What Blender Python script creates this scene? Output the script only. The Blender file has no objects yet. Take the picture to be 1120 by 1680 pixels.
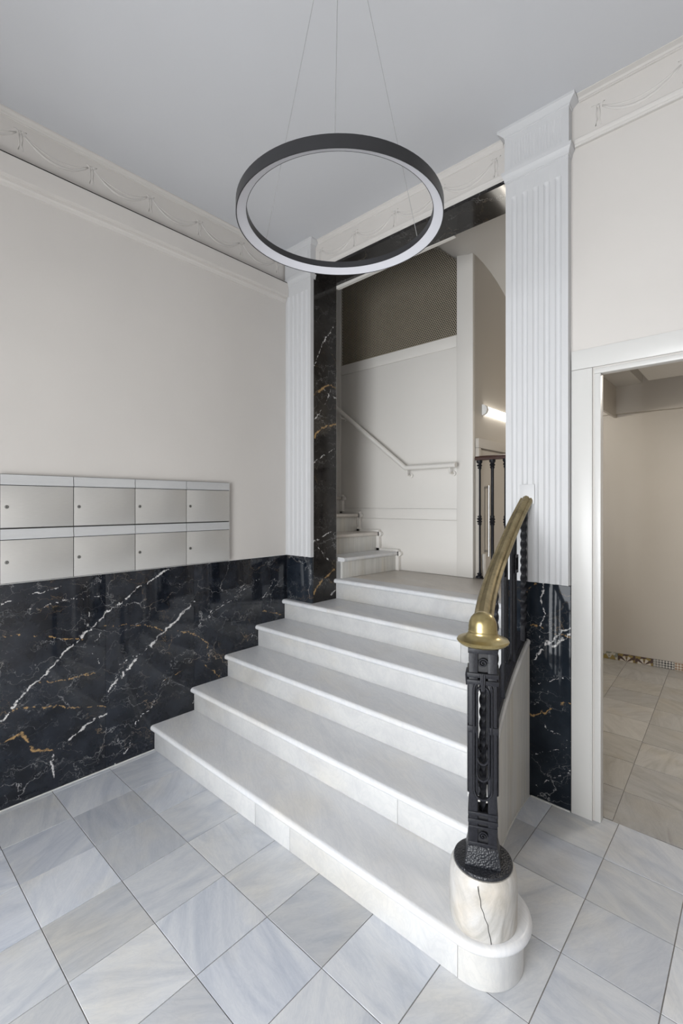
import bpy, bmesh, math, random
from mathutils import Vector, Matrix
random.seed(7)
scene = bpy.context.scene
COL = scene.collection
PI = math.pi

# ------------------------------------------------------------------ camera
cam_d = bpy.data.cameras.new('camera')
cam_d.sensor_fit = 'HORIZONTAL'; cam_d.sensor_width = 36.0
cam_d.lens = 763.0 / 1120.0 * 36.0
cam_d.shift_y = -13.0 / 1120.0
cam_d.clip_start = 0.02
cam = bpy.data.objects.new('camera', cam_d); COL.objects.link(cam)
cam.location = (2.756, -2.425, 1.5)
cam.rotation_euler = (PI / 2, 0, math.radians(42.206))
scene.camera = cam
# ------------------------------------------------------------------ world, daylight, exposure
w = bpy.data.worlds.new('overcast_sky'); scene.world = w; w.use_nodes = True
bg = w.node_tree.nodes['Background']
bg.inputs[0].default_value = (0.80, 0.88, 1.0, 1); bg.inputs[1].default_value = 1.0
def area(name, loc, rot, sx, sy, power, col, spread=180):
    l = bpy.data.lights.new(name, 'AREA'); l.shape = 'RECTANGLE'; l.size = sx; l.size_y = sy
    l.energy = power; l.color = col; l.spread = math.radians(spread)
    o = bpy.data.objects.new(name, l); COL.objects.link(o); o.location = loc; o.rotation_euler = rot
    return o
# daylight coming in through the glazed street entrance behind the photographer
area('entrance_daylight', (2.05, -4.45, 1.25), (PI / 2, 0, 0), 1.9, 2.4, 177, (0.955, 0.98, 1.0))
scene.view_settings.view_transform = 'Standard'
scene.view_settings.look = 'None'
scene.view_settings.gamma = 1.0
scene.view_settings.use_curve_mapping = False
scene.view_settings.exposure = 0.0

# ================================================================== materials
def new_mat(name):
    m = bpy.data.materials.new(name); m.use_nodes = True
    nt = m.node_tree
    return m, nt, nt.nodes['Principled BSDF']
def N(nt, typ, **kw):
    n = nt.nodes.new(typ)
    for k, v in kw.items():
        if k == 'ins':
            for kk, vv in v.items(): n.inputs[kk].default_value = vv
        else: setattr(n, k, v)
    return n
def objco(nt, rnd=False, rot=(0, 0, 0), scale=(1, 1, 1)):
    tc = N(nt, 'ShaderNodeTexCoord')
    mp = N(nt, 'ShaderNodeMapping'); mp.inputs['Rotation'].default_value = rot; mp.inputs['Scale'].default_value = scale
    nt.links.new(tc.outputs['Object'], mp.inputs['Vector'])
    if not rnd: return mp.outputs[0]
    oi = N(nt, 'ShaderNodeObjectInfo')
    mul = N(nt, 'ShaderNodeVectorMath', operation='SCALE'); mul.inputs[0].default_value = (37.1, 91.7, 53.3)
    nt.links.new(oi.outputs['Random'], mul.inputs['Scale'])
    ad = N(nt, 'ShaderNodeVectorMath', operation='ADD')
    nt.links.new(mp.outputs[0], ad.inputs[0]); nt.links.new(mul.outputs[0], ad.inputs[1])
    return ad.outputs[0]
def ramp(nt, fac, stops):
    r = N(nt, 'ShaderNodeValToRGB'); e = r.color_ramp.elements
    while len(e) < len(stops): e.new(0.5)
    for i, (p, c) in enumerate(stops):
        e[i].position = p; e[i].color = (c[0], c[1], c[2], 1)
    nt.links.new(fac, r.inputs[0]); return r.outputs[0]
def noise(nt, co, scale, detail=4, rough=0.55, dist=0.0):
    n = N(nt, 'ShaderNodeTexNoise'); n.inputs['Scale'].default_value = scale; n.inputs['Detail'].default_value = detail
    n.inputs['Roughness'].default_value = rough; n.inputs['Distortion'].default_value = dist
    nt.links.new(co, n.inputs['Vector']); return n
def mixc(nt, fac, a, b, mode='MIX'):
    m = N(nt, 'ShaderNodeMix', data_type='RGBA', blend_type=mode)
    for s, v in ((m.inputs[0], fac), (m.inputs[6], a), (m.inputs[7], b)):
        if hasattr(v, 'is_linked'): nt.links.new(v, s)
        elif isinstance(v, (int, float)): s.default_value = v
        else: s.default_value = (v[0], v[1], v[2], 1)
    return m.outputs[2]
def bump(nt, bs, h, strength=0.2, dist=0.002):
    b = N(nt, 'ShaderNodeBump'); b.inputs['Strength'].default_value = strength; b.inputs['Distance'].default_value = dist
    nt.links.new(h, b.inputs['Height']); nt.links.new(b.outputs[0], bs.inputs['Normal'])

def paint(name, col, rough=0.6, var=0.03, bscale=60, bstr=0.06):
    m, nt, bs = new_mat(name)
    co = objco(nt)
    n1 = noise(nt, co, 1.3, 3)
    lo = [c * (1 - var) for c in col]; hi = [min(1, c * (1 + var)) for c in col]
    nt.links.new(ramp(nt, n1.outputs[0], [(0.3, lo), (0.7, hi)]), bs.inputs['Base Color'])
    bs.inputs['Roughness'].default_value = rough
    n2 = noise(nt, co, bscale, 3); bump(nt, bs, n2.outputs[0], bstr, 0.002)
    return m
M = {}
M['wall'] = paint('greige_wall_paint', (0.60, 0.572, 0.542), 0.6)
M['frieze'] = paint('greige_plaster', (0.60, 0.575, 0.548), 0.65)
M['white'] = paint('white_plaster_paint', (0.555, 0.557, 0.565), 0.5, 0.012)
M['ceil'] = paint('ceiling_paint', (0.59, 0.598, 0.62), 0.7, 0.015, 12, 0.04)
M['cream'] = paint('cream_metal_paint', (0.76, 0.735, 0.695), 0.4, 0.01, 90, 0.02)
M['casing'] = paint('door_casing_lacquer', (0.62, 0.612, 0.592), 0.35, 0.01, 90, 0.02)
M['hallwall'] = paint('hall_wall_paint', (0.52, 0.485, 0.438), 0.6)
M['hallceil'] = paint('hall_ceiling_paint', (0.62, 0.60, 0.57), 0.6, 0.01)
M['grout'] = paint('grey_grout', (0.22, 0.21, 0.20), 0.9, 0.1, 80, 0.2)
def plain(name, col, rough=0.5, metal=0.0):
    m, nt, bs = new_mat(name)
    co = objco(nt); n = noise(nt, co, 25, 3)
    nt.links.new(ramp(nt, n.outputs[0], [(0.3, [c * .93 for c in col]), (0.7, [min(1, c * 1.05) for c in col])]), bs.inputs['Base Color'])
    bs.inputs['Roughness'].default_value = rough; bs.inputs['Metallic'].default_value = metal
    return m
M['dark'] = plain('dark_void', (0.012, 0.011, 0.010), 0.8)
M['matblack'] = plain('black_lacquer', (0.018, 0.018, 0.020), 0.38)
M['steel'] = plain('brushed_steel', (0.55, 0.55, 0.54), 0.3, 1.0)
M['lock'] = plain('lock_metal', (0.30, 0.30, 0.29), 0.35, 0.9)
M['wire'] = plain('steel_wire', (0.45, 0.45, 0.45), 0.4, 0.6)
M['mesh'] = plain('bronze_mesh_metal', (0.40, 0.35, 0.27), 0.5, 0.1)
M['wood'] = plain('mahogany', (0.055, 0.022, 0.016), 0.35)
M['plastic'] = plain('white_plastic', (0.75, 0.75, 0.74), 0.4)
M['mastic'] = plain('white_sealant', (0.62, 0.62, 0.60), 0.6)

def alu(name='anodised_aluminium', a=(0.54, 0.53, 0.51), b=(0.58, 0.57, 0.55)):
    m, nt, bs = new_mat(name)
    co = objco(nt, scale=(1, 1, 40)); n = noise(nt, co, 30, 2)
    nt.links.new(ramp(nt, n.outputs[0], [(0.3, a), (0.7, b)]), bs.inputs['Base Color'])
    bs.inputs['Metallic'].default_value = 0.45; bs.inputs['Roughness'].default_value = 0.33
    return m
M['alu'] = alu()
M['alu_lit'] = alu('lit_aluminium_flap', (0.63, 0.64, 0.65), (0.68, 0.69, 0.70))  # lighter copy of the aluminium, paints in the light on the upward-curved flaps
def iron():
    m, nt, bs = new_mat('black_painted_iron')
    co = objco(nt); n = noise(nt, co, 120, 3)
    nt.links.new(ramp(nt, n.outputs[0], [(0.3, (0.010, 0.010, 0.013)), (0.75, (0.020, 0.021, 0.026))]), bs.inputs['Base Color'])
    bs.inputs['Roughness'].default_value = 0.42; bs.inputs['Specular IOR Level'].default_value = 0.25
    bump(nt, bs, n.outputs[0], 0.35, 0.002)
    return m
M['iron'] = iron()
def hammered():
    m, nt, bs = new_mat('hammered_iron')
    co = objco(nt); v = N(nt, 'ShaderNodeTexVoronoi'); v.inputs['Scale'].default_value = 170; nt.links.new(co, v.inputs['Vector'])
    bs.inputs['Base Color'].default_value = (0.013, 0.014, 0.018, 1); bs.inputs['Roughness'].default_value = 0.4
    bump(nt, bs, v.outputs['Distance'], 0.7, 0.003); return m
M['hammer'] = hammered()
def brass(name, a, b, rough):
    m, nt, bs = new_mat(name)
    co = objco(nt); n = noise(nt, co, 14, 6, 0.65); n2 = noise(nt, co, 70, 4)
    f = N(nt, 'ShaderNodeMath', operation='MULTIPLY_ADD'); f.inputs[1].default_value = 0.35; nt.links.new(n2.outputs[0], f.inputs[0]); nt.links.new(n.outputs[0], f.inputs[2])
    nt.links.new(ramp(nt, f.outputs[0], [(0.45, a), (0.95, b)]), bs.inputs['Base Color'])
    bs.inputs['Metallic'].default_value = 0.85; bs.inputs['Roughness'].default_value = rough
    bump(nt, bs, n2.outputs[0], 0.08, 0.001)
    return m
M['brass'] = brass('aged_brass', (0.19, 0.150, 0.075), (0.40, 0.33, 0.19), 0.46)
M['brass2'] = brass('polished_brass', (0.32, 0.25, 0.11), (0.48, 0.40, 0.21), 0.30)
def diffuser():
    m, nt, bs = new_mat('opal_diffuser')
    bs.inputs['Base Color'].default_value = (0.60, 0.60, 0.635, 1); bs.inputs['Roughness'].default_value = 0.45
    return m
M['opal'] = diffuser()
def tube_glow():
    m, nt, bs = new_mat('lit_tube')
    bs.inputs['Base Color'].default_value = (0.9, 0.9, 0.88, 1)
    bs.inputs['Emission Color'].default_value = (1.0, 0.96, 0.88, 1); bs.inputs['Emission Strength'].default_value = 6.0
    return m
M['glow'] = tube_glow()
def glass():
    m, nt, bs = new_mat('clear_glass')
    bs.inputs['Base Color'].default_value = (1, 1, 1, 1); bs.inputs['Roughness'].default_value = 0.0
    bs.inputs['Transmission Weight'].default_value = 1.0; bs.inputs['IOR'].default_value = 1.01
    return m
M['glass'] = glass()

# ---- pale marbles
def stone(name, c0, c1, c2, scale, rot, rough, tone=0.0, yellow=0.0):
    m, nt, bs = new_mat(name)
    co = objco(nt, True, rot, scale)
    # every slab turned its own way
    oi = N(nt, 'ShaderNodeObjectInfo')
    a = N(nt, 'ShaderNodeMath', operation='MULTIPLY'); a.inputs[1].default_value = 2.4; nt.links.new(oi.outputs['Random'], a.inputs[0])
    vr = N(nt, 'ShaderNodeVectorRotate', rotation_type='Z_AXIS'); nt.links.new(co, vr.inputs['Vector'])
    if tone: nt.links.new(a.outputs[0], vr.inputs['Angle'])
    mp = N(nt, 'ShaderNodeMapping'); mp.inputs['Scale'].default_value = (1.0, 3.6, 1.0); nt.links.new(vr.outputs[0], mp.inputs['Vector'])
    n1 = noise(nt, mp.outputs[0], 1.6, 7, 0.6, 1.4)
    n2 = noise(nt, mp.outputs[0], 5.5, 8, 0.65, 2.2)
    n3 = noise(nt, vr.outputs[0], 2.2, 4, 0.5)
    base = ramp(nt, n1.outputs[0], [(0.30, c0), (0.50, c1), (0.72, c2)])
    ve = ramp(nt, n2.outputs[0], [(0.43, (1, 1, 1)), (0.50, (0.91, 0.92, 0.935)), (0.56, (1, 1, 1))])
    c = mixc(nt, 0.75, base, ve, 'MULTIPLY')
    yl = ramp(nt, n3.outputs[0], [(0.5, (1, 1, 1)), (0.75, (1.0, 0.95 - yellow * .5, 0.86 - yellow))])
    c = mixc(nt, 0.8, c, yl, 'MULTIPLY')
    if tone:
        t = N(nt, 'ShaderNodeMapRange'); t.inputs['To Min'].default_value = 1 - tone; t.inputs['To Max'].default_value = 1 + tone * .35
        fr = N(nt, 'ShaderNodeMath', operation='FRACT'); ml = N(nt, 'ShaderNodeMath', operation='MULTIPLY'); ml.inputs[1].default_value = 7.31
        nt.links.new(oi.outputs['Random'], ml.inputs[0]); nt.links.new(ml.outputs[0], fr.inputs[0]); nt.links.new(fr.outputs[0], t.inputs['Value'])
        cc = N(nt, 'ShaderNodeCombineColor')
        for i in range(3): nt.links.new(t.outputs[0], cc.inputs[i])
        c = mixc(nt, 1.0, c, cc.outputs[0], 'MULTIPLY')
        ml2 = N(nt, 'ShaderNodeMath', operation='MULTIPLY'); ml2.inputs[1].default_value = 23.7; fr2 = N(nt, 'ShaderNodeMath', operation='FRACT')
        nt.links.new(oi.outputs['Random'], ml2.inputs[0]); nt.links.new(ml2.outputs[0], fr2.inputs[0])
        c = mixc(nt, 0.5, c, ramp(nt, fr2.outputs[0], [(0.0, (0.93, 0.96, 1.03)), (0.55, (0.98, 0.99, 1.01)), (0.85, (1.0, 0.985, 0.95))]), 'MULTIPLY')
    nt.links.new(c, bs.inputs['Base Color'])
    bs.inputs['Roughness'].default_value = rough
    n4 = noise(nt, co, 40, 4); bump(nt, bs, n4.outputs[0], 0.05, 0.002)
    return m
M['tile'] = stone('grey_white_marble_tile', (0.50, 0.53, 0.59), (0.61, 0.63, 0.67), (0.70, 0.71, 0.725), (1.6, 1.6, 1.6), (0, 0, 0), 0.30, tone=0.22)
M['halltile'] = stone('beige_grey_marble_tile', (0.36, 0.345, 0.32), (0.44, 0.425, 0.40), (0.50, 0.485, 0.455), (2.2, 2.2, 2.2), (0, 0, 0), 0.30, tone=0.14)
M['step'] = stone('white_stair_marble', (0.50, 0.50, 0.505), (0.56, 0.56, 0.557), (0.60, 0.597, 0.587), (0.9, 1.6, 1.6), (0, 0, 0.5), 0.30)
M['tread'] = stone('worn_tread_marble', (0.62, 0.63, 0.655), (0.68, 0.685, 0.70), (0.73, 0.73, 0.73), (0.9, 1.2, 1.2), (0, 0, 0.6), 0.33)
M['landing'] = stone('grey_landing_stone', (0.54, 0.50, 0.455), (0.62, 0.575, 0.525), (0.67, 0.63, 0.58), (1.2, 0.6, 1.2), (0, 0, 0.1), 0.35)
M['string'] = stone('stringer_stone', (0.50, 0.49, 0.46), (0.60, 0.585, 0.55), (0.66, 0.645, 0.61), (4, 4, 0.6), (0, 0, 0), 0.45)
M['pedestal'] = stone('weathered_pedestal_marble', (0.32, 0.305, 0.28), (0.47, 0.455, 0.43), (0.58, 0.565, 0.545), (4.0, 4.0, 2.5), (0.5, 0.3, 0), 0.35, yellow=0.08)
# ---- black veined marble
def vein_group():
    g = bpy.data.node_groups.new('vein_segment', 'ShaderNodeTree')
    for nm, t in (('P', 'NodeSocketVector'), ('A', 'NodeSocketVector'), ('B', 'NodeSocketVector'), ('Width', 'NodeSocketFloat')):
        g.interface.new_socket(nm, in_out='INPUT', socket_type=t)
    g.interface.new_socket('Mask', in_out='OUTPUT', socket_type='NodeSocketFloat')
    gi = g.nodes.new('NodeGroupInput'); go = g.nodes.new('NodeGroupOutput')
    def vm(op, a, b=None):
        n = g.nodes.new('ShaderNodeVectorMath'); n.operation = op
        g.links.new(a, n.inputs[0])
        if b is not None: g.links.new(b, n.inputs[1])
        return n
    pa = vm('SUBTRACT', gi.outputs['P'], gi.outputs['A']).outputs[0]
    ba = vm('SUBTRACT', gi.outputs['B'], gi.outputs['A']).outputs[0]
    d1 = vm('DOT_PRODUCT', pa, ba).outputs['Value']; d2 = vm('DOT_PRODUCT', ba, ba).outputs['Value']
    dv = g.nodes.new('ShaderNodeMath'); dv.operation = 'DIVIDE'; dv.use_clamp = True
    g.links.new(d1, dv.inputs[0]); g.links.new(d2, dv.inputs[1])
    sc = g.nodes.new('ShaderNodeVectorMath'); sc.operation = 'SCALE'; g.links.new(ba, sc.inputs[0]); g.links.new(dv.outputs[0], sc.inputs['Scale'])
    L = vm('LENGTH', vm('SUBTRACT', pa, sc.outputs[0]).outputs[0]).outputs['Value']
    mr = g.nodes.new('ShaderNodeMapRange'); mr.inputs['From Min'].default_value = 0.0
    hw = g.nodes.new('ShaderNodeMath'); hw.operation = 'MULTIPLY'; hw.inputs[1].default_value = 0.35; g.links.new(gi.outputs['Width'], hw.inputs[0])
    g.links.new(hw.outputs[0], mr.inputs['From Min']); g.links.new(gi.outputs['Width'], mr.inputs['From Max'])
    mr.inputs['To Min'].default_value = 1.0; mr.inputs['To Max'].default_value = 0.0
    g.links.new(L, mr.inputs['Value']); g.links.new(mr.outputs[0], go.inputs[0])
    return g
VG = vein_group()
def black_marble(name, veins, base=(0.006, 0.0075, 0.011), base2=(0.021, 0.025, 0.034), rough=0.07, fine=1.0, seed=0.0, rotx=0.75, spec=0.5):
    m, nt, bs = new_mat(name)
    tc = N(nt, 'ShaderNodeTexCoord'); co = tc.outputs['Object']
    # wandering of the bold veins
    nd = noise(nt, co, 11, 4, 0.6); nd2 = noise(nt, co, 45, 3, 0.6)
    def wander(src, amt, prev):
        s = N(nt, 'ShaderNodeVectorMath', operation='SUBTRACT'); s.inputs[1].default_value = (0.5, 0.5, 0.5); nt.links.new(src, s.inputs[0])
        k = N(nt, 'ShaderNodeVectorMath', operation='SCALE'); k.inputs['Scale'].default_value = amt; nt.links.new(s.outputs[0], k.inputs[0])
        a = N(nt, 'ShaderNodeVectorMath', operation='ADD'); nt.links.new(prev, a.inputs[0]); nt.links.new(k.outputs[0], a.inputs[1]); return a.outputs[0]
    P = wander(nd2.outputs['Color'], 0.026, wander(nd.outputs['Color'], 0.060, co))
    nw = noise(nt, co, 22, 3)
    wm = N(nt, 'ShaderNodeMapRange'); wm.inputs['From Min'].default_value = 0.35; wm.inputs['From Max'].default_value = 0.68
    wm.inputs['To Min'].default_value = 0.22; wm.inputs['To Max'].default_value = 1.15; nt.links.new(nw.outputs[0], wm.inputs['Value'])
    acc = {}
    for key in ('w', 'g'):
        cur = None
        for pl, wd in veins.get(key, []):
            wn = N(nt, 'ShaderNodeMath', operation='MULTIPLY'); wn.inputs[1].default_value = wd * 0.62; nt.links.new(wm.outputs[0], wn.inputs[0])
            for a, b in zip(pl[:-1], pl[1:]):
                gnode = N(nt, 'ShaderNodeGroup'); gnode.node_tree = VG
                gnode.inputs['A'].default_value = a; gnode.inputs['B'].default_value = b
                nt.links.new(P, gnode.inputs['P']); nt.links.new(wn.outputs[0], gnode.inputs['Width'])
                if cur is None: cur = gnode.outputs[0]
                else:
                    mx = N(nt, 'ShaderNodeMath', operation='MAXIMUM'); nt.links.new(cur, mx.inputs[0]); nt.links.new(gnode.outputs[0], mx.inputs[1]); cur = mx.outputs[0]
        acc[key] = cur
    # net of fine veins
    mp = N(nt, 'ShaderNodeMapping'); mp.inputs['Location'].default_value = (seed, seed * 1.7, seed * .6); mp.inputs['Rotation'].default_value = (rotx, 0, 0.0); mp.inputs['Scale'].default_value = (1, 1, 2.1)
    n0 = noise(nt, co, 4.5, 5, 0.65)
    Pf = wander(n0.outputs['Color'], 0.30, co); nt.links.new(Pf, mp.inputs['Vector'])
    def net(scale, width, lo, hi, strength, nscale):
        v = N(nt, 'ShaderNodeTexVoronoi', feature='DISTANCE_TO_EDGE'); v.inputs['Scale'].default_value = scale; nt.links.new(mp.outputs[0], v.inputs['Vector'])
        r = N(nt, 'ShaderNodeMapRange'); r.inputs['From Max'].default_value = width; r.inputs['To Min'].default_value = 1; r.inputs['To Max'].default_value = 0; nt.links.new(v.outputs[0], r.inputs['Value'])
        nn = noise(nt, mp.outputs[0], nscale, 3); q = N(nt, 'ShaderNodeMapRange'); q.inputs['From Min'].default_value = lo; q.inputs['From Max'].default_value = hi; q.inputs['To Max'].default_value = strength; nt.links.new(nn.outputs[0], q.inputs['Value'])
        k = N(nt, 'ShaderNodeMath', operation='MULTIPLY'); nt.links.new(r.outputs[0], k.inputs[0]); nt.links.new(q.outputs[0], k.inputs[1]); return k.outputs[0]
    fA = net(3.0, 0.011, 0.44, 0.62, 0.60 * fine, 3.0); fB = net(6.5, 0.014, 0.50, 0.64, 0.46 * fine, 4.0); fC = net(15.0, 0.026, 0.53, 0.68, 0.24 * fine, 5.0)
    mx = N(nt, 'ShaderNodeMath', operation='MAXIMUM'); nt.links.new(fA, mx.inputs[0]); nt.links.new(fB, mx.inputs[1])
    mx2 = N(nt, 'ShaderNodeMath', operation='MAXIMUM'); nt.links.new(mx.outputs[0], mx2.inputs[0]); nt.links.new(fC, mx2.inputs[1])
    nb = noise(nt, co, 7, 6, 0.65)
    c = ramp(nt, nb.outputs[0], [(0.35, base), (0.7, base2)])
    ngold = noise(nt, co, 3.3, 2)
    vc = ramp(nt, ngold.outputs[0], [(0.52, (0.55, 0.55, 0.55)), (0.62, (0.42, 0.28, 0.13))])
    c = mixc(nt, mx2.outputs[0], c, vc)
    if acc.get('g') is not None: c = mixc(nt, acc['g'], c, (0.36, 0.23, 0.10))
    if acc.get('w') is not None: c = mixc(nt, acc['w'], c, (0.62, 0.61, 0.60))
    nt.links.new(c, bs.inputs['Base Color'])
    bs.inputs['Roughness'].default_value = rough; bs.inputs['Specular IOR Level'].default_value = spec
    return m
def yz(x, pl): return [(x, y, z) for y, z in pl]
def xz(y, pl): return [(x, y, z) for x, z in pl]
VL = {'w': [(yz(0, [(-1.002, 1.089), (-1.193, 1.0), (-1.366, .885), (-1.447, .815), (-1.539, .751), (-1.64, .646), (-1.723, .574), (-1.863, .451)]), .015),
            (yz(0, [(-.821, .859), (-.92, .781), (-1.061, .682), (-1.156, .593), (-1.281, .517), (-1.356, .44)]), .020),
            (yz(0, [(-1.372, .317), (-1.478, .286), (-1.554, .23), (-1.626, .194), (-1.649, .155), (-1.626, .066)]), .015),
            (yz(0, [(-1.389, .786), (-1.447, .68), (-1.399, .6)]), .007), (yz(0, [(-.426, .919), (-.722, .753)]), .006),
            (yz(0, [(-.29, .947), (-.452, .879), (-.812, .69)]), .006), (yz(0, [(-1.299, .574), (-1.137, .607)]), .008),
            (yz(0, [(-1.462, .919), (-1.469, .819)]), .009), (yz(0, [(-1.022, .409), (-1.1, .264), (-1.204, .207), (-1.239, .076), (-1.349, -.02)]), .009),
            (yz(0, [(-1.863, 1.016), (-1.736, 1.042), (-1.598, 1.054)]), .007), (yz(0, [(-1.736, .965), (-1.568, .985), (-1.399, .993)]), .007),
            (yz(0, [(-.768, .277), (-.856, .185)]), .009), (yz(0, [(-.373, .515), (-.318, .592)]), .009), (yz(0, [(-.262, .808), (-.146, .929)]), .007)],
      'g': [(yz(0, [(-1.863, .852), (-1.749, .837), (-1.539, .774), (-1.493, .764)]), .010), (yz(0, [(-1.376, .811), (-1.156, .776), (-1.041, .716), (-.834, .662), (-.713, .568), (-.713, .445)]), .008),
            (yz(0, [(-1.709, .585), (-1.568, .562), (-1.376, .566)]), .011), (yz(0, [(-1.814, .479), (-1.654, .443), (-1.376, .36)]), .011),
            (yz(0, [(-1.863, .332), (-1.775, .36), (-1.723, .247), (-1.626, .194)]), .020), (yz(0, [(-1.022, .409), (-.899, .433)]), .008),
            (yz(0, [(-.251, .706), (-.073, .638)]), .009), (yz(0, [(-.745, .433), (-.628, .32), (-.569, .43)]), .010)]}
VR = {'w': [(xz(0, [(1.938, 1.107), (1.924, 1.012), (1.936, .952), (1.918, .872), (1.915, .779)]), .010), (xz(0, [(1.884, .71), (1.974, .821), (2.062, .898)]), .018),
            (xz(0, [(1.98, .792), (2.062, .862)]), .016), (xz(0, [(1.875, .567), (2.062, .661)]), .006), (xz(0, [(1.915, .408), (1.959, .36), (2.062, .35)]), .008),
            (xz(0, [(1.875, .207), (2.062, .32)]), .006), (xz(0, [(1.899, .061), (1.988, .143), (2.062, .201)]), .008)],
      'g': [(xz(0, [(1.85, .885), (1.959, .864), (2.062, .845)]), .010), (xz(0, [(1.869, .409), (1.944, .454), (1.988, .515), (2.062, .527)]), .013), (xz(0, [(1.844, 1.049), (1.899, 1.093)]), .012)]}
VJ = {'w': [(yz(.28, [(-.011, 1.803), (.227, 1.937)]), .010), (yz(.28, [(-.005, 1.215), (.098, 1.255), (.241, 1.305)]), .012), (yz(.28, [(.098, .755), (.241, .828)]), .015),
            (yz(.28, [(.001, 2.529), (.098, 2.736), (.241, 2.916)]), .010), (yz(.28, [(.098, 2.366), (.241, 2.32)]), .011), (yz(.28, [(-.005, 2.12), (.098, 2.227), (.241, 2.487)]), .008), (yz(.28, [(.165, 1.063), (.046, 1.166)]), .010)],
      'g': [(yz(.28, [(.001, 2.303), (.066, 2.36), (.165, 2.415), (.234, 2.409)]), .022), (yz(.28, [(.001, 1.994), (.066, 2.07), (.241, 2.12)]), .022), (yz(.28, [(.001, .829), (.066, .912), (.22, .987)]), .022)]}
M['marbleL'] = black_marble('black_veined_marble_left', VL, fine=0.8)
M['marbleR'] = black_marble('black_veined_marble_right', VR, (0.010, 0.014, 0.020), (0.022, 0.028, 0.037), 0.06, 0.8, 3.3, 0.2, 0.16)
M['marbleC'] = black_marble('blue_black_marble_corner', {}, (0.010, 0.014, 0.021), (0.025, 0.031, 0.041), 0.06, 0.9, 8.1, 0.2)
M['marbleJ'] = black_marble('black_veined_marble_jamb', VJ, (0.011, 0.010, 0.010), (0.024, 0.022, 0.021), 0.09, 0.6, 5.2, 0.75, 0.32)

# ---- patterned skirting tiles
def checker(name, a, b, s):
    m, nt, bs = new_mat(name); co = objco(nt, rot=(0, PI / 4, 0)); ch = N(nt, 'ShaderNodeTexChecker'); ch.inputs['Scale'].default_value = s
    ch.inputs['Color1'].default_value = (*a, 1); ch.inputs['Color2'].default_value = (*b, 1); nt.links.new(co, ch.inputs['Vector'])
    nt.links.new(ch.outputs[0], bs.inputs['Base Color']); bs.inputs['Roughness'].default_value = 0.5; return m
M['chkb'] = checker('black_white_check', (0.03, 0.03, 0.035), (0.62, 0.60, 0.56), 62)
M['chkt'] = checker('tan_white_check', (0.32, 0.21, 0.14), (0.62, 0.58, 0.52), 62)
def petals(name, bgc, pet, alt, n):
    m, nt, bs = new_mat(name)
    tc = N(nt, 'ShaderNodeTexCoord'); sp = N(nt, 'ShaderNodeSeparateXYZ'); nt.links.new(tc.outputs['Object'], sp.inputs[0])
    at = N(nt, 'ShaderNodeMath', operation='ARCTAN2'); zz = N(nt, 'ShaderNodeMath', operation='ADD'); zz.inputs[1].default_value = 0.002; nt.links.new(sp.outputs[2], zz.inputs[0])
    nt.links.new(zz.outputs[0], at.inputs[0]); nt.links.new(sp.outputs[0], at.inputs[1])
    ml = N(nt, 'ShaderNodeMath', operation='MULTIPLY'); ml.inputs[1].default_value = n; nt.links.new(at.outputs[0], ml.inputs[0])
    si = N(nt, 'ShaderNodeMath', operation='SINE'); nt.links.new(ml.outputs[0], si.inputs[0])
    ln = N(nt, 'ShaderNodeVectorMath', operation='LENGTH'); nt.links.new(tc.outputs['Object'], ln.inputs[0])
    r1 = N(nt, 'ShaderNodeMapRange'); r1.inputs['From Min'].default_value = 0.05; r1.inputs['From Max'].default_value = 0.056; r1.inputs['To Min'].default_value = 1; r1.inputs['To Max'].default_value = 0; nt.links.new(ln.outputs['Value'], r1.inputs['Value'])
    gt = N(nt, 'ShaderNodeMath', operation='GREATER_THAN'); gt.inputs[1].default_value = -0.1; nt.links.new(si.outputs[0], gt.inputs[0])
    k = N(nt, 'ShaderNodeMath', operation='MULTIPLY'); nt.links.new(gt.outputs[0], k.inputs[0]); nt.links.new(r1.outputs[0], k.inputs[1])
    nz = noise(nt, tc.outputs['Object'], 22, 1); c = ramp(nt, nz.outputs[0], [(0.47, bgc), (0.5, alt)])
    nt.links.new(mixc(nt, k.outputs[0], c, pet), bs.inputs['Base Color']); bs.inputs['Roughness'].default_value = 0.5
    return m
M['petal'] = petals('petal_encaustic', (0.075, 0.045, 0.04), (0.60, 0.56, 0.50), (0.27, 0.20, 0.07), 7)
M['scrollt'] = petals('scroll_encaustic', (0.22, 0.23, 0.20), (0.30, 0.23, 0.08), (0.50, 0.48, 0.42), 3)
M['band'] = petals('band_encaustic', (0.26, 0.27, 0.25), (0.05, 0.05, 0.05), (0.20, 0.21, 0.20), 2)

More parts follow.
